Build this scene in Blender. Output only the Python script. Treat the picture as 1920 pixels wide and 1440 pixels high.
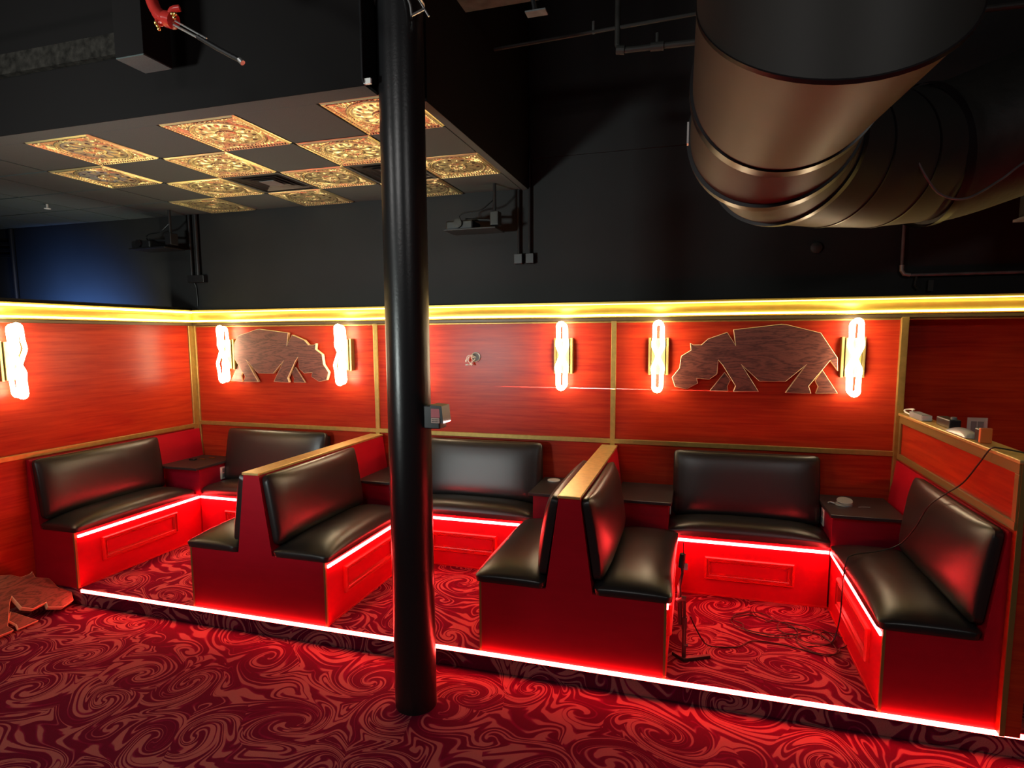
import bpy, bmesh, math, random
import numpy as np
from mathutils import Vector, Matrix
for o in list(bpy.data.objects): bpy.data.objects.remove(o)
C = bpy.context.scene.collection
S = bpy.context.scene
random.seed(7)
V = Vector
# ---------------------------------------------------------------- camera
cd = bpy.data.cameras.new('camera'); cam = bpy.data.objects.new('camera', cd); C.objects.link(cam)
cam.matrix_world = Matrix(((0.957406, -0.026671, 0.287510, 4.480378),
                           (0.288703, 0.105168, -0.951625, -4.557561),
                           (-0.004856, 0.994097, 0.108389, 1.859497),
                           (0, 0, 0, 1)))
FPX = 1131.831
cd.sensor_fit = 'HORIZONTAL'; cd.sensor_width = 36; cd.lens = 36*FPX/1920
cd.shift_x = -0.001079; cd.shift_y = 0.017025
cd.clip_start = .02; cd.clip_end = 60
S.camera = cam
# ---------------------------------------------------------------- world and exposure
w = bpy.data.worlds.new('world'); S.world = w; w.use_nodes = True
w.node_tree.nodes['Background'].inputs[0].default_value = (.5, .55, .7, 1)
w.node_tree.nodes['Background'].inputs[1].default_value = .004
S.view_settings.view_transform = 'Standard'; S.view_settings.look = 'None'
S.view_settings.exposure = 0.0; S.view_settings.gamma = 1.0; S.view_settings.use_curve_mapping = False
# ---------------------------------------------------------------- unseen lamps placed behind and beside the view for highlights and glow
def area(name, loc, target, sx, sy, power, col, spread=math.pi):
    l = bpy.data.lights.new(name, 'AREA'); l.shape = 'RECTANGLE'; l.size = sx; l.size_y = sy
    l.energy = power; l.color = col; l.spread = spread
    o = bpy.data.objects.new(name, l); C.objects.link(o); o.location = loc
    o.rotation_euler = (V(target)-V(loc)).to_track_quat('-Z', 'Y').to_euler()
    return o
area('hall_ceiling_lamp', (3.0, -6.2, 3.7), (3.2, -2.5, .3), .9, .5, 26, (1, .97, .94))
area('hall_ceiling_lamp', (6.4, -5.6, 3.7), (5.0, -1.5, .3), .9, .5, 15, (1, .97, .94))
area('hall_ceiling_lamp', (.2, -5.6, 3.7), (1.2, -2.0, .3), .9, .5, 24, (1, .96, .92))
area('added_ceiling_uplight', (1.2, -5.2, 1.5), (1.7, -1.1, 2.96), .5, .3, 30, (.90, 1, .96), math.radians(75))  # unseen low uplight, added to brighten the tiled ceiling with neutral light
area('neighbour_room_lamp', (-1.2, -.7, 1.65), (-1.3, 0, 1.98), .9, .2, 34, (.13, .33, 1), math.radians(80))
area('neighbour_wall_lamp', (-.20, -.9, 1.7), (-.9, 0, 2.3), .05, .4, 9, (1, .92, .75))

# ---------------------------------------------------------------- helpers
HP = .12      # platform height
P = 1.56      # depth of the platform from the back wall
X1, X2, X3 = 1.90, 3.875, 5.79
BW = .498     # half width of a double booth
ZB = HP+.40   # top of the bench carcass

def sm(o, ang=40):
    me = o.data
    for p in me.polygons: p.use_smooth = True
    try: me.set_sharp_from_angle(angle=math.radians(ang))
    except Exception: pass
def obj(name, bm, mat, parent=None, smooth=False, bevel=0, ang=40):
    bmesh.ops.recalc_face_normals(bm, faces=bm.faces)
    me = bpy.data.meshes.new(name); bm.to_mesh(me); bm.free()
    o = bpy.data.objects.new(name, me); C.objects.link(o)
    for m in (mat if isinstance(mat, (list, tuple)) else [mat]): me.materials.append(m)
    if smooth: sm(o, ang)
    if bevel:
        b = o.modifiers.new('bevel', 'BEVEL'); b.width = bevel; b.segments = 2; b.limit_method = 'ANGLE'
    if parent is not None:
        o.parent = parent
        o.matrix_parent_inverse = Matrix.Translation(-parent.location)
    return o
def thing(name, label, cat, loc=(0, 0, 0), group=None):
    o = bpy.data.objects.new(name, None); C.objects.link(o); o.location = loc
    o.empty_display_size = .05
    o['label'] = label; o['category'] = cat
    if group: o['group'] = group
    return o
def tag(o, label, cat, group=None):
    o['label'] = label; o['category'] = cat
    if group: o['group'] = group
    return o
def struct(o, label=None):
    o['kind'] = 'structure'
    if label: o['label'] = label
    return o
def box(bm, x0, x1, y0, y1, z0, z1):
    vs = [bm.verts.new((x, y, z)) for z in (z0, z1) for y in (y0, y1) for x in (x0, x1)]
    for f in ((0, 1, 3, 2), (4, 6, 7, 5), (0, 4, 5, 1), (2, 3, 7, 6), (0, 2, 6, 4), (1, 5, 7, 3)):
        bm.faces.new([vs[i] for i in f])
    return bm
def B(*a):
    bm = bmesh.new()
    for b in a: box(bm, *b)
    return bm
def prism(bm, poly, fn, d0, d1):
    """poly of 2D points, fn(u, v, d) -> 3D"""
    a = [bm.verts.new(fn(u, v, d0)) for u, v in poly]; b = [bm.verts.new(fn(u, v, d1)) for u, v in poly]
    n = len(poly); bm.faces.new(a); bm.faces.new(b[::-1])
    for i in range(n): bm.faces.new((a[i], b[i], b[(i+1) % n], a[(i+1) % n]))
    return bm
def smoothpts(pts, k=6, closed=False):
    pts = [V(p) for p in pts]; n = len(pts); out = []
    rng = n if closed else n-1
    for i in range(rng):
        g = lambda j: pts[j % n] if closed else pts[max(0, min(n-1, j))]
        p0, p1, p2, p3 = g(i-1), g(i), g(i+1), g(i+2)
        for s in range(k):
            t = s/k
            out.append(.5*((2*p1)+(-p0+p2)*t+(2*p0-5*p1+4*p2-p3)*t*t+(-p0+3*p1-3*p2+p3)*t**3))
    if not closed: out.append(pts[-1])
    return out
def tube(bm, pts, r, seg=10, closed=False, cap=True, mat=0):
    """round tube along points; r scalar or list"""
    pts = [V(p) for p in pts]; n = len(pts)
    rr = r if isinstance(r, (list, tuple)) else [r]*n
    up = None; rings = []
    for i in range(n):
        if closed: t = (pts[(i+1) % n]-pts[i-1]).normalized()
        else: t = (pts[min(i+1, n-1)]-pts[max(i-1, 0)]).normalized()
        if up is None:
            up = V((0, 0, 1)) if abs(t.z) < .9 else V((0, 1, 0))
        up = (up-t*up.dot(t)).normalized(); s = t.cross(up)
        rings.append([bm.verts.new(pts[i]+(up*math.cos(2*math.pi*j/seg)+s*math.sin(2*math.pi*j/seg))*rr[i]) for j in range(seg)])
    for i in range(n if closed else n-1):
        a, b = rings[i], rings[(i+1) % n]
        for j in range(seg):
            f = bm.faces.new((a[j], a[(j+1) % seg], b[(j+1) % seg], b[j])); f.material_index = mat
    if cap and not closed:
        bm.faces.new(rings[0]); bm.faces.new(rings[-1][::-1])
    return bm
def T(pts, r, seg=10, closed=False, k=0):
    return tube(bmesh.new(), smoothpts(pts, k, closed) if k else pts, r, seg, closed)
def cyl(bm, c, r, h, seg=32, r2=None, axis='z'):
    c = V(c); d = {'z': V((0, 0, h)), 'y': V((0, h, 0)), 'x': V((h, 0, 0))}[axis]
    return tube(bm, [c, c+d], [r, r2 if r2 is not None else r], seg)

def lathe(bm, prof, f, seg=32, close=False):
    rings = [[bm.verts.new(f(r*math.cos(2*math.pi*j/seg), r*math.sin(2*math.pi*j/seg), z)) for j in range(seg)] for r, z in prof]
    for i in range(len(prof) if close else len(prof)-1):
        a, b = rings[i], rings[(i+1) % len(prof)]
        for j in range(seg): bm.faces.new((a[j], a[(j+1) % seg], b[(j+1) % seg], b[j]))
    if not close:
        bm.faces.new(rings[0]); bm.faces.new(rings[-1][::-1])
    return bm
# ---------------------------------------------------------------- materials
def nodes(m):
    m.use_nodes = True; nt = m.node_tree; return nt, nt.nodes, nt.links, nt.nodes['Principled BSDF']
def mat(name, col, rough=.5, metal=0, spec=.5, coat=0, noise=0, nscale=20, bump=0, bscale=200):
    m = bpy.data.materials.new(name); nt, N, L, b = nodes(m)
    b.inputs['Base Color'].default_value = (*col, 1); b.inputs['Roughness'].default_value = rough
    b.inputs['Metallic'].default_value = metal; b.inputs['Specular IOR Level'].default_value = spec
    b.inputs['Coat Weight'].default_value = coat; b.inputs['Coat Roughness'].default_value = .15
    tc = N.new('ShaderNodeTexCoord')
    if noise:
        n = N.new('ShaderNodeTexNoise'); n.inputs['Scale'].default_value = nscale; n.inputs['Detail'].default_value = 6
        L.new(tc.outputs['Object'], n.inputs['Vector'])
        r = N.new('ShaderNodeValToRGB'); r.color_ramp.elements[0].position = .3; r.color_ramp.elements[1].position = .7
        r.color_ramp.elements[0].color = (*[c*(1-noise) for c in col], 1); r.color_ramp.elements[1].color = (*[min(1, c*(1+noise)) for c in col], 1)
        L.new(n.outputs['Fac'], r.inputs['Fac']); L.new(r.outputs['Color'], b.inputs['Base Color'])
    if bump:
        n2 = N.new('ShaderNodeTexNoise'); n2.inputs['Scale'].default_value = bscale; n2.inputs['Detail'].default_value = 4
        L.new(tc.outputs['Object'], n2.inputs['Vector'])
        bp = N.new('ShaderNodeBump'); bp.inputs['Strength'].default_value = bump; bp.inputs['Distance'].default_value = .01
        L.new(n2.outputs['Fac'], bp.inputs['Height']); L.new(bp.outputs['Normal'], b.inputs['Normal'])
    return m
def emit(name, col, strength):
    m = bpy.data.materials.new(name); nt, N, L, b = nodes(m)
    b.inputs['Base Color'].default_value = (.8, .8, .8, 1)
    b.inputs['Emission Color'].default_value = (*col, 1); b.inputs['Emission Strength'].default_value = strength
    return m
def laminate(name, dark, light, scale=(1.2, 1.2, 26), rough=.3, spec=.5):
    m = bpy.data.materials.new(name); nt, N, L, b = nodes(m)
    tc = N.new('ShaderNodeTexCoord'); mp = N.new('ShaderNodeMapping'); mp.inputs['Scale'].default_value = scale
    L.new(tc.outputs['Object'], mp.inputs['Vector'])
    n = N.new('ShaderNodeTexNoise'); n.inputs['Scale'].default_value = 2.2; n.inputs['Detail'].default_value = 9; n.inputs['Roughness'].default_value = .65; n.inputs['Distortion'].default_value = .5
    L.new(mp.outputs[0], n.inputs['Vector'])
    r = N.new('ShaderNodeValToRGB'); e = r.color_ramp.elements; e[0].position = .32; e[1].position = .62
    e[0].color = (*dark, 1); e[1].color = (*light, 1)
    L.new(n.outputs['Fac'], r.inputs['Fac']); L.new(r.outputs['Color'], b.inputs['Base Color'])
    b.inputs['Roughness'].default_value = rough; b.inputs['Specular IOR Level'].default_value = spec
    return m
M = {}
M['wallwood'] = laminate('red_wood_laminate', (.28, .012, .007), (.42, .037, .010), rough=.31, scale=(.9, .9, 20), spec=.2)
M['basered'] = laminate('red_bench_laminate', (.36, .0025, .013), (.41, .003, .016), scale=(1, 1, 6), rough=.42, spec=.3)
M['cabinet'] = laminate('dark_cherry_laminate', (.17, .0015, .014), (.21, .002, .018), scale=(1, 1, 6), rough=.42, spec=.3)
M['trimred'] = mat('red_stained_moulding', (.42, .012, .012), .32, coat=.2)
M['black'] = mat('black_wall_paint', (.0145, .015, .015), .65, spec=.25, noise=.15, nscale=2)
M['fascia'] = mat('matt_black_fascia', (.007, .006, .006), .9, spec=.1)
M['blackceil'] = mat('black_ceiling_paint', (.012, .012, .012), .8, noise=.3, nscale=6)
M['blackmetal'] = mat('black_painted_steel', (.010, .010, .011), .30, bump=.05, bscale=90)
M['vinyl'] = mat('black_vinyl', (.014, .0125, .0125), .33, spec=.6, bump=.06, bscale=420)
M['tabletop'] = mat('charcoal_stone_laminate', (.022, .020, .021), .38, noise=.35, nscale=140)
M['gold'] = mat('brushed_gold', (.42, .28, .08), .40, metal=.7, noise=.1, nscale=30)
M['plate'] = mat('antique_gold_plate', (.30, .22, .08), .45, metal=.8)
M['olive'] = mat('dull_gold_strip', (.26, .17, .05), .45, metal=.5)
M['goldcap'] = mat('gold_cap_rail', (.66, .46, .17), .42, metal=.7, noise=.12, nscale=40)
M['goldtile'] = mat('stamped_gold', (.85, .80, .42), .30, metal=.78)
M['darkline'] = mat('dark_stamped_lines', (.10, .045, .03), .4, metal=.6)  # darker tone for the lines of the stamped pattern
M['crown'] = mat('gilded_crown_moulding', (.62, .45, .09), .4, metal=.55, noise=.08, nscale=14)
M['tile'] = mat('dark_acoustic_tile', (.043, .057, .056), .9, noise=.25, nscale=260)
M['grid'] = mat('dark_ceiling_grid', (.10, .09, .07), .5)
M['dark'] = mat('dark_plastic', (.010, .010, .011), .4)
M['duct'] = mat('painted_duct_steel', (.032, .031, .028), .55, metal=.0, spec=.28, noise=.12, nscale=3)
M['ductwrap'] = mat('duct_wrap', (.022, .021, .018), .6, noise=.3, nscale=9, bump=.6, bscale=9)
M['rib'] = mat('duct_seam_black', (.010, .008, .009), .35)
M['white'] = mat('white_plastic', (.75, .73, .70), .35)
M['grey'] = mat('grey_plastic', (.22, .23, .24), .4)
M['greylight'] = mat('worn_grey_paint', (.12, .125, .125), .6, noise=.3, nscale=18)
M['plategrey'] = mat('satin_plate', (.55, .55, .53), .4)
M['steel'] = mat('galvanised_steel', (.55, .55, .54), .35, metal=.9)
M['orange'] = mat('orange_plastic', (.85, .20, .04), .4)
M['redplastic'] = mat('red_glossy_plastic', (.40, .025, .02), .2)
M['brass'] = mat('brass', (.85, .62, .22), .25, metal=1)
M['clear'] = mat('clear_film', (.28, .28, .28), .15)
M['cable'] = mat('black_cable', (.008, .008, .008), .45)
M['pink'] = mat('pink_device_label', (.55, .12, .14), .5)
M['cream'] = mat('cream_label', (.62, .42, .34), .5)
M['ledred'] = emit('red_led', (1, .036, .034), 98)
M['ledfloor'] = emit('red_led_floor', (1, .038, .030), 80)
M['tubewarm'] = emit('warm_white_led_tube', (1, .80, .50), 24)
M['crownled'] = emit('yellow_led', (1, .82, .28), 9)
M['crownreflect'] = emit('soft_yellow_reflection', (1, .80, .30), 3.5)  # emission standing in for the reflection on the upper lip

def hippo_wood():
    m = bpy.data.materials.new('brown_oak_veneer'); nt, N, L, b = nodes(m)
    tc = N.new('ShaderNodeTexCoord'); mp = N.new('ShaderNodeMapping'); mp.inputs['Scale'].default_value = (1.1, 1, 6)
    L.new(tc.outputs['Object'], mp.inputs['Vector'])
    n = N.new('ShaderNodeTexNoise'); n.inputs['Scale'].default_value = 1.5; n.inputs['Detail'].default_value = 3; n.inputs['Distortion'].default_value = .9
    L.new(mp.outputs[0], n.inputs['Vector'])
    mu = N.new('ShaderNodeMath'); mu.operation = 'MULTIPLY'; mu.inputs[1].default_value = 60
    si = N.new('ShaderNodeMath'); si.operation = 'SINE'
    L.new(n.outputs['Fac'], mu.inputs[0]); L.new(mu.outputs[0], si.inputs[0])
    n2 = N.new('ShaderNodeTexNoise'); n2.inputs['Scale'].default_value = 40; n2.inputs['Detail'].default_value = 5
    mp2 = N.new('ShaderNodeMapping'); mp2.inputs['Scale'].default_value = (1, 1, 8); L.new(tc.outputs['Object'], mp2.inputs['Vector']); L.new(mp2.outputs[0], n2.inputs['Vector'])
    ad = N.new('ShaderNodeMath'); ad.operation = 'MULTIPLY_ADD'; ad.inputs[1].default_value = .16; L.new(si.outputs[0], ad.inputs[0]); L.new(n2.outputs['Fac'], ad.inputs[2])
    r = N.new('ShaderNodeValToRGB'); e = r.color_ramp.elements; e[0].position = .25; e[1].position = .62
    e[0].color = (.060, .014, .010, 1); e[1].color = (.175, .052, .036, 1)
    L.new(ad.outputs[0], r.inputs['Fac']); L.new(r.outputs['Color'], b.inputs['Base Color'])
    b.inputs['Roughness'].default_value = .45
    return m
M['oak'] = hippo_wood()
M['oakedge'] = mat('pale_cut_edge', (.78, .58, .34), .6)

def carpet():
    m = bpy.data.materials.new('swirl_carpet'); nt, N, L, b = nodes(m)
    tc = N.new('ShaderNodeTexCoord'); sep = tc.outputs['Object']
    def noise(scale, vec, det=1.0, rough=.5):
        n = N.new('ShaderNodeTexNoise'); n.inputs['Scale'].default_value = scale; n.inputs['Detail'].default_value = det
        n.inputs['Roughness'].default_value = rough; L.new(vec, n.inputs['Vector']); return n
    def warp(vec, scale, amt, off):
        a = N.new('ShaderNodeVectorMath'); a.operation = 'ADD'; a.inputs[1].default_value = off; L.new(vec, a.inputs[0])
        n = noise(scale, a.outputs[0])
        s = N.new('ShaderNodeVectorMath'); s.operation = 'SUBTRACT'; s.inputs[1].default_value = (.5, .5, .5); L.new(n.outputs['Color'], s.inputs[0])
        k = N.new('ShaderNodeVectorMath'); k.operation = 'MULTIPLY'; k.inputs[1].default_value = (amt, amt, 0); L.new(s.outputs[0], k.inputs[0])
        r = N.new('ShaderNodeVectorMath'); r.operation = 'ADD'; L.new(vec, r.inputs[0]); L.new(k.outputs[0], r.inputs[1])
        return r.outputs[0]
    def mth(op, *args):
        n = N.new('ShaderNodeMath'); n.operation = op
        for i, q in enumerate(args):
            if isinstance(q, (int, float)): n.inputs[i].default_value = q
            else: L.new(q, n.inputs[i])
        return n.outputs[0]
    def flat(vec):
        k = N.new('ShaderNodeVectorMath'); k.operation = 'MULTIPLY'; k.inputs[1].default_value = (1, 1, 0); L.new(vec, k.inputs[0]); return k.outputs[0]
    def swirl(vec, scale, twist, rad, off):
        a = N.new('ShaderNodeVectorMath'); a.operation = 'ADD'; a.inputs[1].default_value = off; L.new(vec, a.inputs[0])
        vo = N.new('ShaderNodeTexVoronoi'); vo.voronoi_dimensions = '2D'; vo.inputs['Scale'].default_value = scale; vo.inputs['Randomness'].default_value = .75; L.new(a.outputs[0], vo.inputs['Vector'])
        f = mth('MAXIMUM', mth('SUBTRACT', 1.0, mth('DIVIDE', vo.outputs['Distance'], rad)), 0.0)
        # half the swirls turn the other way
        sgn = N.new('ShaderNodeSeparateColor'); L.new(vo.outputs['Color'], sgn.inputs[0])
        sg = mth('SUBTRACT', mth('MULTIPLY', mth('GREATER_THAN', sgn.outputs[0], .35), 2.0), 1.0)
        ang = mth('MULTIPLY', mth('MULTIPLY', mth('MULTIPLY', f, f), twist), sg)
        ro = N.new('ShaderNodeVectorRotate'); ro.rotation_type = 'Z_AXIS'; L.new(a.outputs[0], ro.inputs['Vector']); L.new(vo.outputs['Position'], ro.inputs['Center']); L.new(ang, ro.inputs['Angle'])
        r = N.new('ShaderNodeVectorMath'); r.operation = 'SUBTRACT'; r.inputs[1].default_value = off; L.new(ro.outputs[0], r.inputs[0])
        return r.outputs[0]
    sx = N.new('ShaderNodeSeparateXYZ'); L.new(sep, sx.inputs[0]); cb_ = N.new('ShaderNodeCombineXYZ'); L.new(sx.outputs['X'], cb_.inputs['X']); L.new(mth('ADD', sx.outputs['Y'], sx.outputs['Z']), cb_.inputs['Y'])
    v = cb_.outputs[0]
    v = warp(v, 1.6, .34, (3.1, 1.7, 0))
    v = swirl(v, 2.3, 6.5, .62, (0.3, 0.1, 0))
    v = swirl(v, 3.9, 6.0, .58, (7.7, 2.9, 0))
    v = warp(v, 5.0, .10, (9.1, 4.2, 0))
    dt = N.new('ShaderNodeVectorMath'); dt.operation = 'DOT_PRODUCT'; dt.inputs[1].default_value = (.42, .9, 0); L.new(v, dt.inputs[0])
    si = mth('SINE', mth('MULTIPLY', dt.outputs['Value'], 92.0))
    n3 = noise(5.5, v, 0.0)
    su = mth('ADD', mth('ADD', mth('MULTIPLY', si, .5), .5), mth('MULTIPLY', mth('SUBTRACT', n3.outputs['Fac'], .5), 2.3))
    r = N.new('ShaderNodeValToRGB'); e = r.color_ramp.elements
    e[0].position = .62; e[0].color = (.155, .005, .042, 1); e[1].position = .77; e[1].color = (.29, .112, .108, 1)
    x = e.new(.36); x.color = (.095, .003, .024, 1)
    L.new(su, r.inputs['Fac'])
    # woven pile
    n4 = noise(420, sep, 2.0)
    mx = N.new('ShaderNodeMix'); mx.data_type = 'RGBA'; mx.blend_type = 'MULTIPLY'; mx.inputs['Factor'].default_value = .55
    L.new(r.outputs['Color'], mx.inputs['A'])
    r2 = N.new('ShaderNodeValToRGB'); r2.color_ramp.elements[0].position = .3; r2.color_ramp.elements[1].position = .6; r2.color_ramp.elements[0].color = (.35, .35, .35, 1)
    L.new(n4.outputs['Fac'], r2.inputs['Fac']); L.new(r2.outputs['Color'], mx.inputs['B'])
    L.new(mx.outputs['Result'], b.inputs['Base Color'])
    b.inputs['Roughness'].default_value = .95; b.inputs['Specular IOR Level'].default_value = .1
    bp = N.new('ShaderNodeBump'); bp.inputs['Strength'].default_value = .5; bp.inputs['Distance'].default_value = .004
    L.new(n4.outputs['Fac'], bp.inputs['Height']); L.new(bp.outputs['Normal'], b.inputs['Normal'])
    return m
M['carpet'] = carpet()

# ---------------------------------------------------------------- setting
XL, XR, YF, ZC = -4.0, 9.0, -8.0, 4.3
struct(obj('floor', B((XL, XR, YF, 0, -.1, 0)), M['carpet']))
struct(obj('raised_platform', B((0, 8.2, -P, 0, 0, HP)), M['carpet'], bevel=.008))
struct(obj('ceiling', B((XL, XR, YF, 0, ZC, ZC+.1)), M['blackceil']))
wb = struct(obj('wall_back', B((XL, 5.80, 0, .15, 0, ZC), (5.80, XR, 0, .15, 2.062, ZC), (5.80, XR, .12, .15, 0, 2.062), (3.25, XR, -.012, 0, 3.18, ZC)), M['black']))
obj('panelling', B((0, 5.80, -.012, 0, 0, 2.06), (5.80, 8.9, .108, .12, 0, 2.06)), M['wallwood'], wb)
obj('recess_soffit', B((5.80, 8.9, -.012, .12, 2.045, 2.061)), M['black'], wb)
struct(obj('wall_right', B((XR, XR+.1, YF, 0, 0, ZC)), M['black']))
struct(obj('wall_front', B((XL, XR, YF-.1, YF, 0, ZC)), M['black']))
struct(obj('wall_far_left', B((XL-.1, XL, YF, 0, 0, ZC)), M['black']))
wl = struct(obj('wall_left', B((-.13, -.01, -3.4, 0, 0, 2.115)), M['black']))
obj('panelling', B((-.01, 0, -3.4, 0, 0, 2.06)), M['wallwood'], wl)
obj('wall_cap', B((-.17, -.002, -3.4, 0, 2.115, 2.13)), M['black'], wl)

# crown moulding: profile (out from wall, z)
def crown_profile():
    pr = [(0, 1.990), (.040, 1.990), (.046, 2.002)]
    for i in range(9):
        a = i/8*math.pi/2
        pr.append((.046+.045*(1-math.cos(a))*.9+.004*i/8, 2.012+.058*math.sin(a)))
    pr += [(.100, 2.075), (.104, 2.088), (.104, 2.100), (0, 2.100)]
    return pr
CP = crown_profile()
M['underlip'] = mat('dark_bronze_lip', (.05, .032, .015), .4)
cb = struct(obj('trim_1', prism(bmesh.new(), CP, lambda u, v, d: (d, -.012-u, v), .012, 8.9), M['crown'], smooth=True), 'gold crown moulding along the back wall')
cl = struct(obj('trim_2', prism(bmesh.new(), CP, lambda u, v, d: (u, d, v), -3.4, -.012), M['crown'], smooth=True), 'gold crown moulding along the left wall')
struct(obj('trim_outer', prism(bmesh.new(), CP, lambda u, v, d: (-.13-u, d, v), -3.4, -.012), M['crown'], smooth=True), 'gold crown moulding on the far side of the left wall')
# led lines low in the crown, glowing reflection lines at its upper edge
def ledline(name, boxes, m, label, cat='light strip', parent=None, smooth=False):
    o = obj(name, B(*boxes), m, parent)
    if parent is None: tag(o, label, cat)
    return o
ledline('led_strip', [(.06, 8.9, -.070, -.060, 1.999, 2.011)], M['crownled'], 'yellow glowing strip along the lower edge of the back wall crown')
ledline('led_strip', [(.048, .058, -3.4, -.062, 1.999, 2.011)], M['crownled'], 'yellow glowing strip along the lower edge of the left wall crown')
ledline('led_strip', [(.10, 8.9, -.124, -.117, 2.078, 2.085)], M['crownreflect'], 'thin yellow glowing reflection line along the upper edge of the back wall crown')  # glowing line added to imitate the reflection on the upper lip
ledline('led_strip', [(.105, .112, -3.4, -.12, 2.074, 2.088)], M['crownled'], 'thin yellow glowing reflection line along the upper edge of the left wall crown')  # left wall reflection, likewise drawn as an emissive line

# gold rails and posts on the walls
tn = [3]
def trim(boxes, label=None, m='gold'):
    o = obj('trim_%d' % tn[0], B(*boxes), M[m], bevel=.003); tn[0] += 1
    return struct(o, label)
trim([(0, X3, -.032, -.012, 1.045, 1.080)], 'gold chair rail on the back wall')
trim([(0, .020, -3.4, -.012, 1.022, 1.058)], 'gold chair rail on the left wall')
trim([(.0, .045, -.030, -.012, .755, 1.97), (0, .018, -.075, -.012, .755, 1.97)], 'gold corner post')
for xx in (X1+.008, 3.895): trim([(xx-.019, xx+.019, -.030, -.012, .755, 1.97)], 'gold wall post above a booth divider')
trim([(5.757, 5.80, -.045, -.012, .755, 1.97)], 'gold wall post beside the low partition')
trim([(0, 8.9, -.0445, -.0125, 1.9635, 1.988)], 'dark bronze lip under the back crown', 'underlip')
trim([(.0005, .033, -3.4, -.046, 1.9635, 1.988)], 'dark bronze lip under the left crown', 'underlip')
trim([(0, 8.9, -.022, -.012, 1.950, 1.9625)], 'thin gold bead under the crown')

# ---------------------------------------------------------------- soft goods
def pillow(bm, o, U, Vv, W, w, h, te, tc, p=4.0, n=16, m=20, q=.55, rc=.035):
    """cushion: o corner, unit axes U, Vv, W (outwards), size w x h, edge thickness te, crown tc"""
    o = V(o); U = V(U).normalized(); Vv = V(Vv).normalized(); W = V(W).normalized()
    us = [.5-.5*math.cos(math.pi*i/n) for i in range(n+1)]; vs = [.5-.5*math.cos(math.pi*j/m) for j in range(m+1)]
    g = []
    for a in us:
        row = []
        for b in vs:
            f = ((1-abs(2*a-1)**p)*(1-abs(2*b-1)**p))**q
            # the rim pulls in slightly where the vinyl is stapled
            x_ = (a-.5)*w; y_ = (b-.5)*h; ex = abs(x_)-(w/2-rc); ey = abs(y_)-(h/2-rc)
            if ex > 0 and ey > 0:
                kk = max(ex, ey)/math.hypot(ex, ey)
                x_ = math.copysign(w/2-rc+ex*kk, x_); y_ = math.copysign(h/2-rc+ey*kk, y_)
            row.append(bm.verts.new(o+U*(x_+w/2)+Vv*(y_+h/2)+W*(te+(tc-te)*f)))
        g.append(row)
    for i in range(n):
        for j in range(m): bm.faces.new((g[i][j], g[i+1][j], g[i+1][j+1], g[i][j+1]))
    rim = [g[i][0] for i in range(n+1)]+[g[n][j] for j in range(1, m+1)]+[g[i][m] for i in range(n-1, -1, -1)]+[g[0][j] for j in range(m-1, 0, -1)]
    mid = o+U*w/2+Vv*h/2
    lo = []
    for v in rim:
        base = v.co-W*te; lo.append(bm.verts.new(base+(mid-base).normalized()*.006))
    k = len(rim)
    for i in range(k): bm.faces.new((rim[i], lo[i], lo[(i+1) % k], rim[(i+1) % k]))
    bm.faces.new(lo)
    return bm
def moulding(o, U, Vv, W, w, h, parent, name='panel_frame'):
    """stepped picture-frame moulding on a bench front"""
    o = V(o); U = V(U); Vv = V(Vv); W = V(W); bm = bmesh.new()
    prof = [(0, 0), (.0, .014), (.006, .024), (.013, .024), (.017, .012), (.025, .012), (.029, .019), (.033, .017), (.040, .004), (.040, 0)]
    cor = [(0, 0, 1, 1), (w, 0, -1, 1), (w, h, -1, -1), (0, h, 1, -1)]
    rings = []
    for (a, b, sa, sb) in cor:
        rings.append([bm.verts.new(o+U*(a+sa*s)+Vv*(b+sb*s)+W*t) for s, t in prof])
    for i in range(4):
        A, Bq = rings[i], rings[(i+1) % 4]
        for j in range(len(prof)-1): bm.faces.new((A[j], Bq[j], Bq[j+1], A[j+1]))
    return obj(name, bm, M['trimred'], parent)

ZL0, ZL1 = ZB-.042, ZB-.024     # height of the led line under the seats
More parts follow.
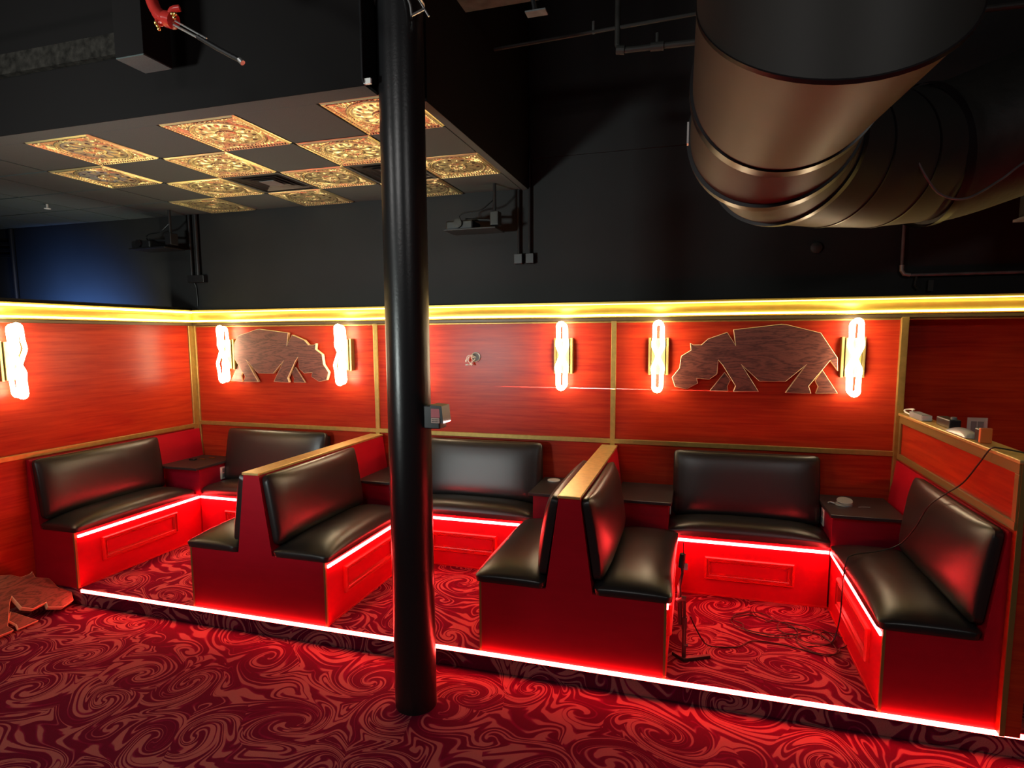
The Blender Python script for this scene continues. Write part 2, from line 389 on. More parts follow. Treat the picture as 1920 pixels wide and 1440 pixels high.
# ---------------------------------------------------------------- double booths (dividers)
def double_booth(X, label, fr):
    t = thing('double_booth_bench', label, 'booth bench', (X, -P/2, HP), 'double-sided booth benches')
    w = BW
    prof = [(-w, HP), (w, HP), (w, ZB), (.125, ZB), (.056, 1.02), (-.056, 1.02), (-.125, ZB), (-w, ZB)]
    obj('carcass', prism(bmesh.new(), prof, lambda u, v, d: (X+u, d, v), -P, -.035), M['basered'], t)
    obj('cap_rail', B((X-.060, X+.060, -P-.010, -.035, 1.02, 1.036)), M['goldcap'], t, bevel=.003)
    for s in (-1, 1):
        bm = pillow(bmesh.new(), (X+s*.128, -P-.012, ZB+.001), (s, 0, 0), (0, 1, 0), (0, 0, 1), .400, 1.06, .032, .105, p=3.2, q=.6)
        obj('seat_cushion', bm, M['vinyl'], t, smooth=True, ang=60)
        # slanting back
        a = V((s*.129, 0, ZB+.060)); b = V((s*.060, 0, 1.016)); U = (b-a)
        W = V((s*U.z, 0, -s*U.x)).normalized()
        bm = pillow(bmesh.new(), V((X, -P+.012, 0))+a+W*.002, (0, 1, 0), U, W, 1.00, U.length, .035, .095, p=4, q=.6)
        obj('backrest', bm, M['vinyl'], t, smooth=True, ang=60)
        xf = X+s*w
        obj('led_strip', B((min(xf+s*.001, xf+s*.009), max(xf+s*.001, xf+s*.009), -P+.02, -.462, ZL0, ZL1)), M['ledred'], t)
        moulding((xf, -1.37, HP+.135), (0, 1, 0), (0, 0, 1), (s, 0, 0), .64, .172, t)
        e0, e1 = sorted((xf-s*.010, xf+s*.002))
        obj('corner_trim', B((e0, e1, -P-.003, -P+.012, HP, ZB-.002)), M['olive'], t)
        obj('shoe_trim', B((min(xf, xf+s*.006), max(xf, xf+s*.006), -P+.01, -.455, HP, HP+.010)), M['trimred'], t)
    return t
double_booth(X1, 'red double-sided booth bench left of the black column, gold cap rail on top', 1)
double_booth(X2, 'red double-sided booth bench between the black column and the floor stand, gold cap rail', 2)

def side_bench(xw, s, w, label, trunk=(.095, .035), yback=-.05, cap=1.02):
    """bench along a side wall at xw, facing s"""
    t = thing('side_booth_bench', label, 'booth bench', (xw+s*w/2, -P/2, HP))
    prof = [(0, HP), (w, HP), (w, ZB), (trunk[0], ZB), (trunk[1], cap), (0, cap)]
    obj('carcass', prism(bmesh.new(), prof, lambda u, v, d: (xw+s*u, d, v), -P, -.035), M['basered'], t)
    bm = pillow(bmesh.new(), (xw+s*(trunk[0]+.002), -P-.012, ZB+.001), (s, 0, 0), (0, 1, 0), (0, 0, 1), w+.024-trunk[0], 1.06, .032, .105, p=3.2, q=.6)
    obj('seat_cushion', bm, M['vinyl'], t, smooth=True, ang=60)
    a = V((s*(trunk[0]+.004), 0, ZB+.060)); b = V((s*(trunk[1]+.006), 0, cap)); U = b-a
    W = V((s*U.z, 0, -s*U.x)).normalized()
    bm = pillow(bmesh.new(), V((xw, -P+.004, 0))+a+W*.002, (0, 1, 0), U, W, 1.02, U.length, .035, .095, p=4, q=.6)
    obj('backrest', bm, M['vinyl'], t, smooth=True, ang=60)
    xf = xw+s*w
    obj('led_strip', B((min(xf+s*.001, xf+s*.009), max(xf+s*.001, xf+s*.009), -P+.02, -.462, ZL0, ZL1)), M['ledred'], t)
    moulding((xf, -1.37, HP+.135), (0, 1, 0), (0, 0, 1), (s, 0, 0), .66, .172, t)
    e0, e1 = sorted((xf-s*.010, xf+s*.002))
    obj('corner_trim', B((e0, e1, -P-.003, -P+.012, HP, ZB-.002)), M['olive'], t)
    obj('shoe_trim', B((min(xf, xf+s*.006), max(xf, xf+s*.006), -P+.01, -.455, HP, HP+.010)), M['trimred'], t)
    return t
side_bench(.001, 1, .40, 'black cushioned red booth bench along the left wall', trunk=(.085, .03), cap=1.01)
side_bench(X3-.001, -1, .455, 'black cushioned red booth bench against the low partition on the right', trunk=(.070, .012), cap=1.02)

# ---------------------------------------------------------------- benches along the back wall
def back_bench(x0, x1, c0, c1, label, f0, f1):
    t = thing('back_booth_bench', label, 'booth bench', ((x0+x1)/2, -.24, HP), 'benches along the back wall')
    yf = -.450
    x0 += .010; x1 -= .010
    prof = [(.014, HP), (-yf, HP), (-yf, ZB), (.17, ZB), (.075, .99), (.014, .99)]
    obj('carcass', prism(bmesh.new(), prof[:3]+[(.014, ZB)], lambda u, v, d: (d, -u, v), x0, x1), M['basered'], t)
    obj('back_support', prism(bmesh.new(), [(.034, ZB+.001), (.17, ZB+.001), (.075, .99), (.034, .99)], lambda u, v, d: (d, -u, v), c0+.02, c1-.02), M['dark'], t)
    bm = pillow(bmesh.new(), (c0-.03, -.175, ZB+.001), (1, 0, 0), (0, -1, 0), (0, 0, 1), c1-c0+.06, .300, .032, .105, p=3.4, q=.6)
    obj('seat_cushion', bm, M['vinyl'], t, smooth=True, ang=60)
    a = V((0, -.175, ZB+.06)); b = V((0, -.080, 1.033)); U = b-a; W = V((0, -U.z, U.y)).normalized()
    bm = pillow(bmesh.new(), V((c0, 0, 0))+a+W*.002, (1, 0, 0), U, W, c1-c0, U.length, .035, .090, p=5, q=.5)
    obj('backrest', bm, M['vinyl'], t, smooth=True, ang=60)
    obj('led_strip', B((x0+.004, x1-.004, yf-.009, yf-.001, ZL0, ZL1)), M['ledred'], t)
    moulding((f0, yf, .235), (1, 0, 0), (0, 0, 1), (0, -1, 0), f1-f0, .155, t)
    obj('shoe_trim', B((x0, x1, yf-.006, yf, HP, HP+.010)), M['trimred'], t)
    return t
back_bench(.40, X1-BW, .445, 1.462, 'black booth bench on the back wall in the corner booth', .67, 1.15)
back_bench(X1+BW, X2-BW, 2.37, 3.375, 'black booth bench on the back wall, half hidden by the black column', 2.57, 3.11)
back_bench(X2+BW, X3-.456, 4.350, 5.305, 'black booth bench on the back wall under the right hippo cutout', 4.575, 5.125)

# ---------------------------------------------------------------- corner tables
def corner_table(x0, x1, label, outlet=None):
    t = thing('corner_table', label, 'corner table', ((x0+x1)/2, -.27, ZB), 'corner tables')
    yb = -.038
    obj('cabinet', B((x0+.004, x1-.004, -.49, yb, ZB+.002, .735)), M['cabinet'], t)
    a = x0-.016 if outlet != 'R' or True else x0
    tx0, tx1 = (x0+.004, x1+.018) if (x0 < 1 or abs(x0-X1) < .2 or abs(x0-X2) < .2) else (x0-.018, x1-.004)
    obj('table_top', B((tx0, tx1, -.545, yb, .737, .758)), M['tabletop'], t, bevel=.003)
    if outlet:
        xf, s = (x1-.004, 1) if outlet == 'E' else (x0+.004, -1)
        e0, e1 = sorted((xf, xf+s*.006))
        o = obj('outlet_plate', B((e0, e1, -.255, -.175, .595, .705)), M['white'], t, bevel=.002)
        e0, e1 = sorted((xf+s*.006, xf+s*.0085))
        obj('socket', B((e0, e1, -.235, -.195, .655, .690), (e0, e1, -.235, -.195, .610, .645)), M['grey'], o)
    return t
corner_table(.0, .452, 'black topped corner table in the left corner, brass pieces on it', 'E')
corner_table(1.474, X1-.098, 'black topped corner table hidden behind the divider of the corner booth')
corner_table(X1+.098, 2.352, 'black topped corner table just left of the black column')
corner_table(3.392, X2-.098, 'black topped corner table with a white disc on it', 'R')
corner_table(X2+.098, 4.338, 'long black topped corner table right of the gold cap rail, empty', 'E')
corner_table(5.318, 5.722, 'black topped corner table beside the low partition, tape roll on it', 'R')

# ---------------------------------------------------------------- low partition on the right
pw = thing('low_partition', 'low red partition with gold framing and gold cap on the right', 'partition', (5.83, -.8, HP))
pw['kind'] = 'structure'
obj('core', B((X3, X3+.075, -1.60, -.035, HP, 1.322), (5.802, X3+.075, -.035, .107, HP, 1.322)), M['wallwood'], pw)
obj('cap_rail', B((X3-.020, X3+.085, -1.615, -.035, 1.322, 1.340), (5.803, X3+.085, -.035, .107, 1.322, 1.340)), M['goldcap'], pw, bevel=.004)
gf = [(X3-.012, X3, -1.60, -.046, 1.275, 1.322), (X3-.012, X3, -1.60, -1.565, 1.072, 1.275), (X3-.012, X3, -.080, -.046, 1.072, 1.275), (X3-.014, X3, -1.60, -.046, 1.035, 1.072)]
for g in gf: obj('frame_strip', B(g), M['olive'], pw, bevel=.002)
obj('end_trim', B((X3-.004, X3+.016, -1.606, -1.60, HP, 1.322)), M['olive'], pw)

# ---------------------------------------------------------------- led line along the step
ledline('step_led_strip', [(.43, 8.2, -P-.010, -P-.001, HP-.022, HP-.002)], M['ledfloor'], 'long glowing red strip along the nosing of the carpeted step')

obj('led_light_shield', B((.43, 8.2, -P-.0095, -P-.0005, HP-.027, HP-.0225)), M['dark'], bpy.data.objects[[o.name for o in C.objects if o.name.startswith('step_led')][0]])  # added lip that keeps the strip's light off the riser below
# ---------------------------------------------------------------- wall sconces
def sconce_parts(t, f):
    """f(a, d, z): a across, d out from the wall, z up (all relative to the sconce centre on the wall)"""
    def fb(bm, a0, a1, d0, d1, z0, z1):
        vs = [bm.verts.new(f(a, d, z)) for z in (z0, z1) for d in (d0, d1) for a in (a0, a1)]
        for q in ((0, 1, 3, 2), (4, 6, 7, 5), (0, 4, 5, 1), (2, 3, 7, 6), (0, 2, 6, 4), (1, 5, 7, 3)): bm.faces.new([vs[i] for i in q])
        return bm
    obj('back_plate', fb(bmesh.new(), -.050, .050, .0, .060, -.130, .130), M['plate'], t, bevel=.003)
    for s in (-1, 1): obj('side_fin', fb(bmesh.new(), *sorted((s*.054, s*.072)), .0, .05, -.135, .135), M['plate'], t, bevel=.002)
    for (dep, hw, hh, sg) in ((.125, .0255, .246, 1), (.078, .027, .238, -1)):
        pts = []
        N_ = 26
        def strand(sign, rev):
            out = []
            for i in range(N_+1):
                z = -1+2*i/N_
                k = math.tanh(z*5.5)                       # the strands cross in the middle
                k = math.sin(max(-1, min(1, z*2.1))*math.pi/2)
                bulge = hw*(1+.35*math.exp(-((abs(z)-.36)/.16)**2))
                out.append((sign*sg*bulge*k, dep+sign*.014*math.cos(z*math.pi/2), z*(hh-hw)))
            return out[::-1] if rev else out
        up = strand(1, False); dn = strand(-1, True)
        def arc(a, sgn, z0):
            return [(a*math.cos(math.pi*i/6), dep, z0+sgn*hw*math.sin(math.pi*i/6)) for i in range(1, 6)]
        top = arc(sg*hw, 1, hh-hw); bot = arc(sg*hw, -1, -(hh-hw))
        pts = up+top+dn+[(p[0], p[1], p[2]) for p in bot]
        bm = tube(bmesh.new(), [f(*p) for p in pts], .0135, 8, closed=True)
        obj('light_tube', bm, M['tubewarm'], t, smooth=True)
def sconce(x, label, zc=1.705):
    t = thing('wall_sconce', label, 'wall light', (x, -.012, zc), 'twisted tube wall sconces')
    sconce_parts(t, lambda a, d, z: (x+a, -.0125-d, zc+z)); return t
sconce(.425, 'glowing twisted tube sconce at the tail of the left hippo cutout')
sconce(1.625, 'glowing twisted tube sconce at the snout of the left hippo cutout')
sconce(2.27, 'glowing twisted tube sconce hidden behind the black column')
sconce(3.52, 'glowing twisted tube sconce above the middle booth, right of the junction box')
sconce(4.222, 'glowing twisted tube sconce at the snout of the right hippo cutout')
sconce(5.482, 'glowing twisted tube sconce at the rump of the right hippo cutout')
t = thing('wall_sconce', 'glowing twisted tube sconce on the left wall at the picture edge', 'wall light', (0, -1.62, 1.705), 'twisted tube wall sconces')
sconce_parts(t, lambda a, d, z: (d+.0005, -1.62+a, 1.705+z))

# ---------------------------------------------------------------- hippo cutouts
HB = [(4.439,1.803),(4.462,1.789),(4.517,1.789),(4.561,1.831),(4.688,1.877),(4.744,1.789),(4.727,1.894),(5.035,1.929),(5.064,1.927),(5.281,1.869),(5.391,1.7),(5.396,1.611),(5.346,1.682),(5.223,1.508),(5.24,1.457),(5.077,1.458),(5.193,1.644),(5.076,1.536),(4.909,1.535),(4.797,1.64),(4.908,1.463),(4.74,1.459),(4.754,1.499),(4.665,1.644),(4.635,1.679),(4.629,1.582),(4.578,1.543),(4.492,1.549),(4.502,1.514),(4.425,1.471),(4.343,1.486),(4.319,1.554),(4.37,1.622),(4.38,1.708),(4.447,1.751)]
HL1 = [(4.581,1.46),(4.680,1.595),(4.722,1.54),(4.701,1.493),(4.708,1.46)]
HL2 = [(5.305,1.620),(5.407,1.46),(5.269,1.456),(5.283,1.504),(5.262,1.545)]
HBr = [(u-4.319, v-1.457) for u, v in HB]; HL1r = [(u-4.319, v-1.457) for u, v in HL1]; HL2r = [(u-4.319, v-1.457) for u, v in HL2]
def cut(name, poly, f, d0, d1, t):
    bm = bmesh.new()
    n = len(poly)
    a = [bm.verts.new(f(u, v, d0)) for u, v in poly]; b = [bm.verts.new(f(u, v, d1)) for u, v in poly]
    bm.faces.new(a); bm.faces.new(b[::-1])
    for i in range(n):
        q = bm.faces.new((a[i], b[i], b[(i+1) % n], a[(i+1) % n])); q.material_index = 1
    o = obj(name, bm, [M['oak'], M['oakedge']], t)
    b = o.modifiers.new('chamfer', 'BEVEL'); b.width = .0028; b.segments = 1; b.limit_method = 'ANGLE'; b.material = 1
    return o
def hippo(label, f, loc, cat='wall art'):
    t = thing('hippo_cutout', label, cat, loc)
    cut('body', HBr, f, .046, .012, t)
    cut('far_leg', HL1r, f, .026, .006, t); cut('far_leg', HL2r, f, .026, .006, t)
    return t
hippo('large faceted wooden hippo cutout facing left on the red wall, right booth', lambda u, v, d: (4.319+u, -.014-d, 1.457+v), (4.85, -.012, 1.46))
hippo('smaller looking faceted wooden hippo cutout facing right on the wall of the corner booth', lambda u, v, d: (1.470-u*.962, -.014-d, 1.457+v), (.95, -.012, 1.46))
# third one leans on the left wall, feet on the carpet
bx, bz, tx, tz = .40, .004, .050, .345
L_ = math.hypot(tx-bx, tz-bz); nx, nz = (tz-bz)/L_, -(tx-bx)/L_
hippo('wooden hippo cutout leaning on the left wall, standing on the carpet beside the step', lambda u, v, d: (bx+(tx-bx)*v/L_+nx*d, -1.585-u, bz+(tz-bz)*v/L_+nz*d), (.3, -2.0, 0), 'wooden cutout')

# ---------------------------------------------------------------- black steel column
cx, cy, cr = 3.165, -1.935, .1035
t = thing('support_column', 'round black steel column standing on the carpet in front of the booths', 'column', (cx, cy, 0))
bm = bmesh.new(); nz_ = 40
tube(bm, [(cx, cy, ZC*i/nz_) for i in range(nz_+1)], cr, 64)
obj('shaft', bm, M['blackmetal'], t, smooth=True)
t = thing('pipe_clamp', 'open metal clamp bracket high on the column side', 'clamp', (3.27, -1.95, 3.25))
obj('arm', T([(3.215, -2.02, 3.36), (3.245, -2.03, 3.32), (3.262, -2.03, 3.28), (3.268, -2.03, 3.235)], .005, 8), M['steel'], t)
obj('arm', T([(3.247, -2.0, 3.36), (3.29, -2.0, 3.31), (3.335, -2.0, 3.235)], .004, 8), M['steel'], t)
obj('brace', T([(3.268, -2.03, 3.235), (3.312, -2.0, 3.268)], .006, 8), M['steel'], t)
obj('brace', T([(3.215, -2.02, 3.335), (3.25, -2.0, 3.36)], .006, 8), M['steel'], t)
obj('strap', T([(cx+(cr+.004)*math.cos(a), cy+(cr+.004)*math.sin(a), 3.34) for a in [i*math.pi/16 for i in range(32)]], .006, 6, closed=True), M['steel'], t)
tag(obj('conduit', T([(3.048, -2.08, 3.9), (3.048, -2.08, 2.985), (3.052, -2.078, 2.965)], .006, 8), M['blackmetal']), 'thin conduit running down beside the column to the soffit', 'conduit')
tag(obj('corner_bracket', B((3.050, 3.085, -2.075, -2.062, 2.962, 2.985)), M['white']), 'small white bracket at the soffit edge beside the column', 'bracket')

# laser level strapped to the column
t = thing('laser_level', 'black and red laser level strapped to the right side of the column', 'laser level', (3.30, -1.94, 1.43))
obj('housing', B((3.262, 3.345, -1.985, -1.905, 1.425, 1.535)), M['dark'], t, bevel=.006)
obj('hood', prism(bmesh.new(), [(3.300, 1.540), (3.358, 1.535), (3.366, 1.455), (3.352, 1.455), (3.345, 1.525), (3.300, 1.528)], lambda u, v, d: (u, d, v), -1.992, -1.90), M['dark'], t)
obj('side_panel', B((3.302, 3.346, -1.988, -1.9855, 1.480, 1.522)), M['pink'], t)
lb = obj('warning_label', B((3.303, 3.345, -1.9895, -1.9882, 1.455, 1.478)), M['cream'], t)
bm = bmesh.new(); random.seed(3)
for r_ in range(2):
    for k in range(5): box(bm, 3.307+k*.0072, 3.3125+k*.0072, -1.9902, -1.9896, 1.4595+r_*.009, 1.4595+r_*.009+.004)
obj('label_print', bm, M['dark'], lb)
obj('mount_bracket', B((3.245, 3.262, -1.975, -1.915, 1.440, 1.52)), M['blackmetal'], t)
obj('lens', cyl(bmesh.new(), (3.335, -1.905, 1.457), .006, .003, 12, axis='y'), M['clear'], t)
ld = bpy.data.lights.new('laser_line', 'POINT'); ld.energy = 1.0; ld.color = (1, .55, .5); ld.shadow_soft_size = .0005
lo = bpy.data.objects.new('laser_line', ld); C.objects.link(lo); lo.location = (3.372, -1.88, 1.4585)
ld.use_nodes = True; nt = ld.node_tree; N = nt.nodes; L = nt.links
em = N['Emission']; g = N.new('ShaderNodeTexCoord'); sp = N.new('ShaderNodeSeparateXYZ'); L.new(g.outputs['Normal'], sp.inputs[0])
ab = N.new('ShaderNodeMath'); ab.operation = 'ABSOLUTE'; L.new(sp.outputs['Z'], ab.inputs[0])
lt = N.new('ShaderNodeMath'); lt.operation = 'LESS_THAN'; lt.inputs[1].default_value = .0015; L.new(ab.outputs[0], lt.inputs[0])
xa = N.new('ShaderNodeMath'); xa.operation = 'SUBTRACT'; xa.inputs[1].default_value = .20; L.new(sp.outputs['X'], xa.inputs[0])
x2 = N.new('ShaderNodeMath'); x2.operation = 'MULTIPLY'; L.new(xa.outputs[0], x2.inputs[0]); L.new(xa.outputs[0], x2.inputs[1])
x3 = N.new('ShaderNodeMath'); x3.operation = 'MULTIPLY_ADD'; x3.inputs[1].default_value = -5.5; x3.inputs[2].default_value = 1; L.new(x2.outputs[0], x3.inputs[0])
x4 = N.new('ShaderNodeMath'); x4.operation = 'MAXIMUM'; x4.inputs[1].default_value = 0; L.new(x3.outputs[0], x4.inputs[0])
mm = N.new('ShaderNodeMath'); mm.operation = 'MULTIPLY'; L.new(lt.outputs[0], mm.inputs[0]); L.new(x4.outputs[0], mm.inputs[1])
ms = N.new('ShaderNodeMath'); ms.operation = 'MULTIPLY'; ms.inputs[1].default_value = 1500; L.new(mm.outputs[0], ms.inputs[0])
L.new(ms.outputs[0], em.inputs['Strength'])

# ---------------------------------------------------------------- dropped ceiling with stamped gold tiles
G0x, G0y, GP, ZT = .305, -1.95, .4835, 2.96
bm = bmesh.new()
gold_cells = {(0, 1), (0, 3), (1, 0), (1, 2), (2, 1), (2, 3), (3, 0), (3, 2), (4, 1), (4, 3), (5, 0), (5, 2)}
vents = {(2, 2), (4, 2)}
gx = [G0x+GP*i for i in range(-9, 6)]+[3.185]
for i in range(-9, 6):
    for j in range(4):
        if (i, j) in gold_cells or (i, j) in vents: continue
        a0 = gx[i+9]; a1 = gx[i+10]
        box(bm, a0+.009, a1-.009, G0y+GP*j+.009, min(-.02, G0y+GP*(j+1)-.009), ZT+.002, ZT+.012)
dc = struct(obj('ceiling_dropped', bm, M['tile']), 'dark dropped ceiling over the left booths')
obj('grid', B((XL+.02, 3.185, -1.95, -.003, ZT+.012, ZT+.04)), M['rib'], dc)
obj('soffit_strip', B((XL+.02, 3.052, -2.07, -1.952, ZT-.002, ZT+.012), (3.187, 3.235, -1.822, -.003, ZT-.002, ZT+.012)), M['tile'], dc)
obj('fascia', B((XL+.02, 3.052, -2.07, -2.03, ZT+.012, ZC-.002), (XL+.02, 3.052, -2.0735, -2.0705, ZT-.004, ZC-.002), (3.2355, 3.2385, -1.822, -.003, ZT-.004, ZC-.002), (3.205, 3.235, -1.822, -.003, ZT+.012, ZC-.002), (3.022, 3.052, -2.03, -1.822, ZT+.04, ZC-.002), (3.052, 3.205, -1.822, -1.80, ZT+.04, ZC-.002)), M['fascia'], dc)
obj('ledger_board', B((XL+.02, 1.72, -2.11, -2.072, 3.25, 3.35)), mat('rough_dark_board', (.016, .014, .012), .95, spec=.1, noise=.6, nscale=30, bump=.8, bscale=30), dc)

def tile_mesh():
    n = 144; g = np.linspace(-1, 1, n+1); X, Y = np.meshgrid(g, g, indexing='ij')
    R = np.hypot(X, Y); A = np.arctan2(Y, X); m_ = np.maximum(abs(X), abs(Y)); h = np.zeros_like(X)
    def ridge(v, c, w_): return np.exp(-((v-c)/w_)**2)
    h += 1.0*ridge(m_, .955, .022)+.5*ridge(m_, .875, .015)
    per = np.where(abs(X) > abs(Y), Y, X)
    h += .6*ridge(m_, .915, .02)*(.5+.5*np.cos(per*math.pi*26))
    h += .9*ridge(R, .80, .022)+.5*ridge(R, .73, .013)+.45*ridge(R, .765, .02)*(.5+.5*np.cos(A*44))
    inside = (R < .70)
    pet = np.clip(np.cos(A*4), 0, 1)**.7
    h += inside*(.7*np.exp(-((R-.47)/.15)**2)*np.abs(np.cos(A*5))**.6)
    h -= inside*.6*np.exp(-((R-.58)/.055)**2)*np.clip(np.cos(A*10), 0, 1)**3
    h += .8*ridge(R, .24, .02)+.5*ridge(R, .18, .018)+.5*ridge(R, .21, .03)*(.5+.5*np.cos(A*20))+.9*np.exp(-(R/.07)**2)
    d = np.hypot(abs(X)-.74, abs(Y)-.74); a2 = np.arctan2(abs(Y)-.74, abs(X)-.74)
    cor = (R > .84) & (m_ < .85)
    h += cor*(.6*ridge((d*9+a2/1.57) % 1.0, .5, .2))
    per2 = np.cos(per*math.pi*26)
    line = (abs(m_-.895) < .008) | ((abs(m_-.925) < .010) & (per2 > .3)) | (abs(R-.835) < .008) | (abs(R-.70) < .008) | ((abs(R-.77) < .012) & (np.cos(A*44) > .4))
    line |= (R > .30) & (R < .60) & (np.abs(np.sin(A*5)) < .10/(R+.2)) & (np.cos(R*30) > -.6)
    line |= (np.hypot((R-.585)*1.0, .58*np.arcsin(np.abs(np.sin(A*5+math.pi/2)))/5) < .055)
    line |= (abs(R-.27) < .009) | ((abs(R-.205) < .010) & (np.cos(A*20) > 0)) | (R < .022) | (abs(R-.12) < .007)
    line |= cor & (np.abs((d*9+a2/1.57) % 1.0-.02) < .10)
    bm = bmesh.new(); s = GP/2-.006
    vs = [[bm.verts.new((g[i]*s, g[j]*s, -h[i, j]*.009)) for j in range(n+1)] for i in range(n+1)]
    for i in range(n):
        for j in range(n):
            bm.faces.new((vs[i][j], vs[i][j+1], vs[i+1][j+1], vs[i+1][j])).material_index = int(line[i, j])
    return bm
gt = None
rows = {0: 'front row nearest the viewer', 1: 'second row from the soffit edge', 2: 'third row from the soffit edge', 3: 'back row against the dark wall'}
colsn = {0: 'leftmost of its row', 1: 'leftmost of its row', 2: 'middle one of its row', 3: 'middle one of its row', 4: 'rightmost of its row', 5: 'rightmost of its row'}
for (i, j) in sorted(gold_cells, key=lambda q: (q[1], q[0])):
    if gt is None:
        gt = obj('stamped_ceiling_tile', tile_mesh(), [M['goldtile'], M['darkline']], smooth=True); o = gt
    else:
        o = gt.copy(); C.objects.link(o)
    o.location = ((gx[i+9]+gx[i+10])/2, G0y+GP*(j+.5)+(-.003 if j == 3 else 0), ZT+.004)
    if i == 5: o.scale = ((3.185-gx[14])/GP, 1, 1)
    tag(o, 'gold stamped ceiling tile, %s, %s' % (rows[j], colsn[i]), 'ceiling tile', 'gold stamped ceiling tiles')
for k, (i, j) in enumerate(sorted(vents)):
    xc = (gx[i+9]+gx[i+10])/2; yc = G0y+GP*(j+.5); s = GP/2-.008
    t = thing('ceiling_vent', ['dark square louvred ceiling vent with a pale centre, left of the column', 'dark square louvred ceiling vent behind the column'][k], 'air vent', (xc, yc, ZT+.0), 'ceiling vents')
    for n_, (r0, r1) in enumerate(((1, .90), (.84, .70), (.64, .50), (.44, .30))):
        bm = bmesh.new(); a, b_ = s*r0, s*r1; zo = ZT+.004; zi = ZT+.022
        vo = [bm.verts.new((xc+sx*a, yc+sy*a, zo if n_ else ZT)) for sx, sy in ((-1, -1), (1, -1), (1, 1), (-1, 1))]
        vi = [bm.verts.new((xc+sx*b_, yc+sy*b_, zi if n_ else ZT)) for sx, sy in ((-1, -1), (1, -1), (1, 1), (-1, 1))]
        for q in range(4): bm.faces.new((vo[q], vo[(q+1) % 4], vi[(q+1) % 4], vi[q]))
        obj('louvre' if n_ else 'frame', bm, M['dark'] if n_ else M['tile'], t)
    obj('centre_plate', B((xc-s*.26, xc+s*.26, yc-s*.26, yc+s*.26, ZT+.003, ZT+.006)), M['greylight'], t)
def sprinkler(x, y, z, label, m='white'):
    t = thing('fire_sprinkler', label, 'sprinkler', (x, y, z))
    obj('stem', cyl(bmesh.new(), (x, y, z-.035), .008, .035, 12), M[m], t)
    obj('deflector', cyl(bmesh.new(), (x, y, z-.038), .024, .004, 20), M[m], t)
    return t
sprinkler(-.70, -.74, ZT+.001, 'small white sprinkler head in the dark ceiling at the far left')

# ---------------------------------------------------------------- conduits, mounts and ceiling clutter
tag(obj('conduit', T([(.055, -.032, 2.958), (.055, -.032, 2.42)], .012, 10), M['dark']), 'left of the two black conduits in the left corner above the crown', 'conduit', 'corner conduits')
tag(obj('conduit', T([(.128, -.032, 2.958), (.128, -.032, 2.42)], .017, 10), M['dark']), 'right of the two black conduits in the left corner above the crown', 'conduit', 'corner conduits')
tag(obj('junction_box', B((.02, .20, -.055, -.002, 2.355, 2.42)), M['dark'], bevel=.004), 'black junction box below the corner conduits', 'junction box')
tag(obj('drop_cord', T([(.06, -.02, 2.355), (.075, -.012, 2.30), (.078, -.010, 2.14)], .004, 8, k=4), M['cable']), 'thin black cord dropping from the corner junction box', 'cord')
tag(obj('conduit', T([(3.165, -.03, 2.955), (3.165, -.03, 2.48)], .010, 10), M['dark']), 'left of the two conduits on the dark wall right of the column', 'conduit', 'conduits right of the column')
tag(obj('conduit', T([(3.250, -.03, 3.17), (3.250, -.03, 2.48)], .010, 10), M['dark']), 'right of the two conduits on the dark wall right of the column', 'conduit', 'conduits right of the column')
tag(obj('junction_box', B((3.130, 3.195, -.05, -.002, 2.405, 2.48)), M['dark'], bevel=.003), 'left black outlet box under the paired conduits', 'junction box', 'paired outlet boxes')
tag(obj('junction_box', B((3.222, 3.285, -.05, -.002, 2.405, 2.48)), M['dark'], bevel=.003), 'right black outlet box under the paired conduits', 'junction box', 'paired outlet boxes')
t = thing('conduit_run', 'thin grey conduit dropping below the duct and turning right along the wall', 'conduit', (5.74, -.03, 2.25))
obj('pipe', T([(5.735, -.03, 3.4), (5.737, -.03, 2.9), (5.74, -.03, 2.28), (5.745, -.03, 2.255), (5.765, -.03, 2.238), (5.80, -.03, 2.235), (7.6, -.03, 2.232)], .0095, 10), M['greylight'], t)
obj('elbow_fitting', T([(5.74, -.03, 2.30), (5.741, -.03, 2.265), (5.755, -.03, 2.242), (5.79, -.03, 2.235)], .013, 10), M['steel'], t)
t = thing('wall_bracket', 'pair of small dark brackets on the wall under the grey conduit', 'bracket', (5.86, -.03, 2.16))
obj('strap', T([(5.83, -.02, 2.225), (5.82, -.03, 2.17), (5.84, -.02, 2.145)], .008, 8), M['duct'], t)
obj('tab', B((5.895, 5.925, -.03, -.013, 2.13, 2.20)), M['duct'], t)
def mount(x0, label, flip=1):
    """projector-like device on a dropped wall mount"""
    t = thing('ceiling_mounted_device', label, 'mounted device', (x0, -.25, 2.63), 'devices hung below the dropped ceiling')
    obj('drop_rod', T([(x0+.16, -.25, ZT), (x0+.16, -.25, 2.70)], .012, 10), M['dark'], t)
    obj('pivot', B((x0+.135, x0+.20, -.29, -.21, 2.66, 2.76)), M['dark'], t, bevel=.005)
    obj('arm', T([(x0+.15, -.25, 2.70), (x0-.06, -.27, 2.715)], .010, 10), M['dark'], t)
    obj('tray', B((x0-.20, x0+.20, -.36, -.14, 2.625, 2.637)), M['blackmetal'], t, bevel=.003)
    obj('body', B((x0-.19, x0+.02, -.34, -.16, 2.638, 2.70)), M['dark'], t, bevel=.012)
    obj('lens_barrel', cyl(bmesh.new(), (x0-.09, -.36, 2.675), .032, .03, 24, axis='y'), M['blackmetal'], t, smooth=True)
    obj('cable_loop', T([(x0+.16, -.24, 2.86), (x0+.06, -.26, 2.78), (x0-.06, -.25, 2.77), (x0-.12, -.24, 2.75), (x0-.10, -.24, 2.70)], .005, 8, k=5), M['cable'], t)
    return t
mount(-.10, 'black device on a drop mount above the crown near the left corner')
mount(2.885, 'black device on a drop mount just right of the column top')
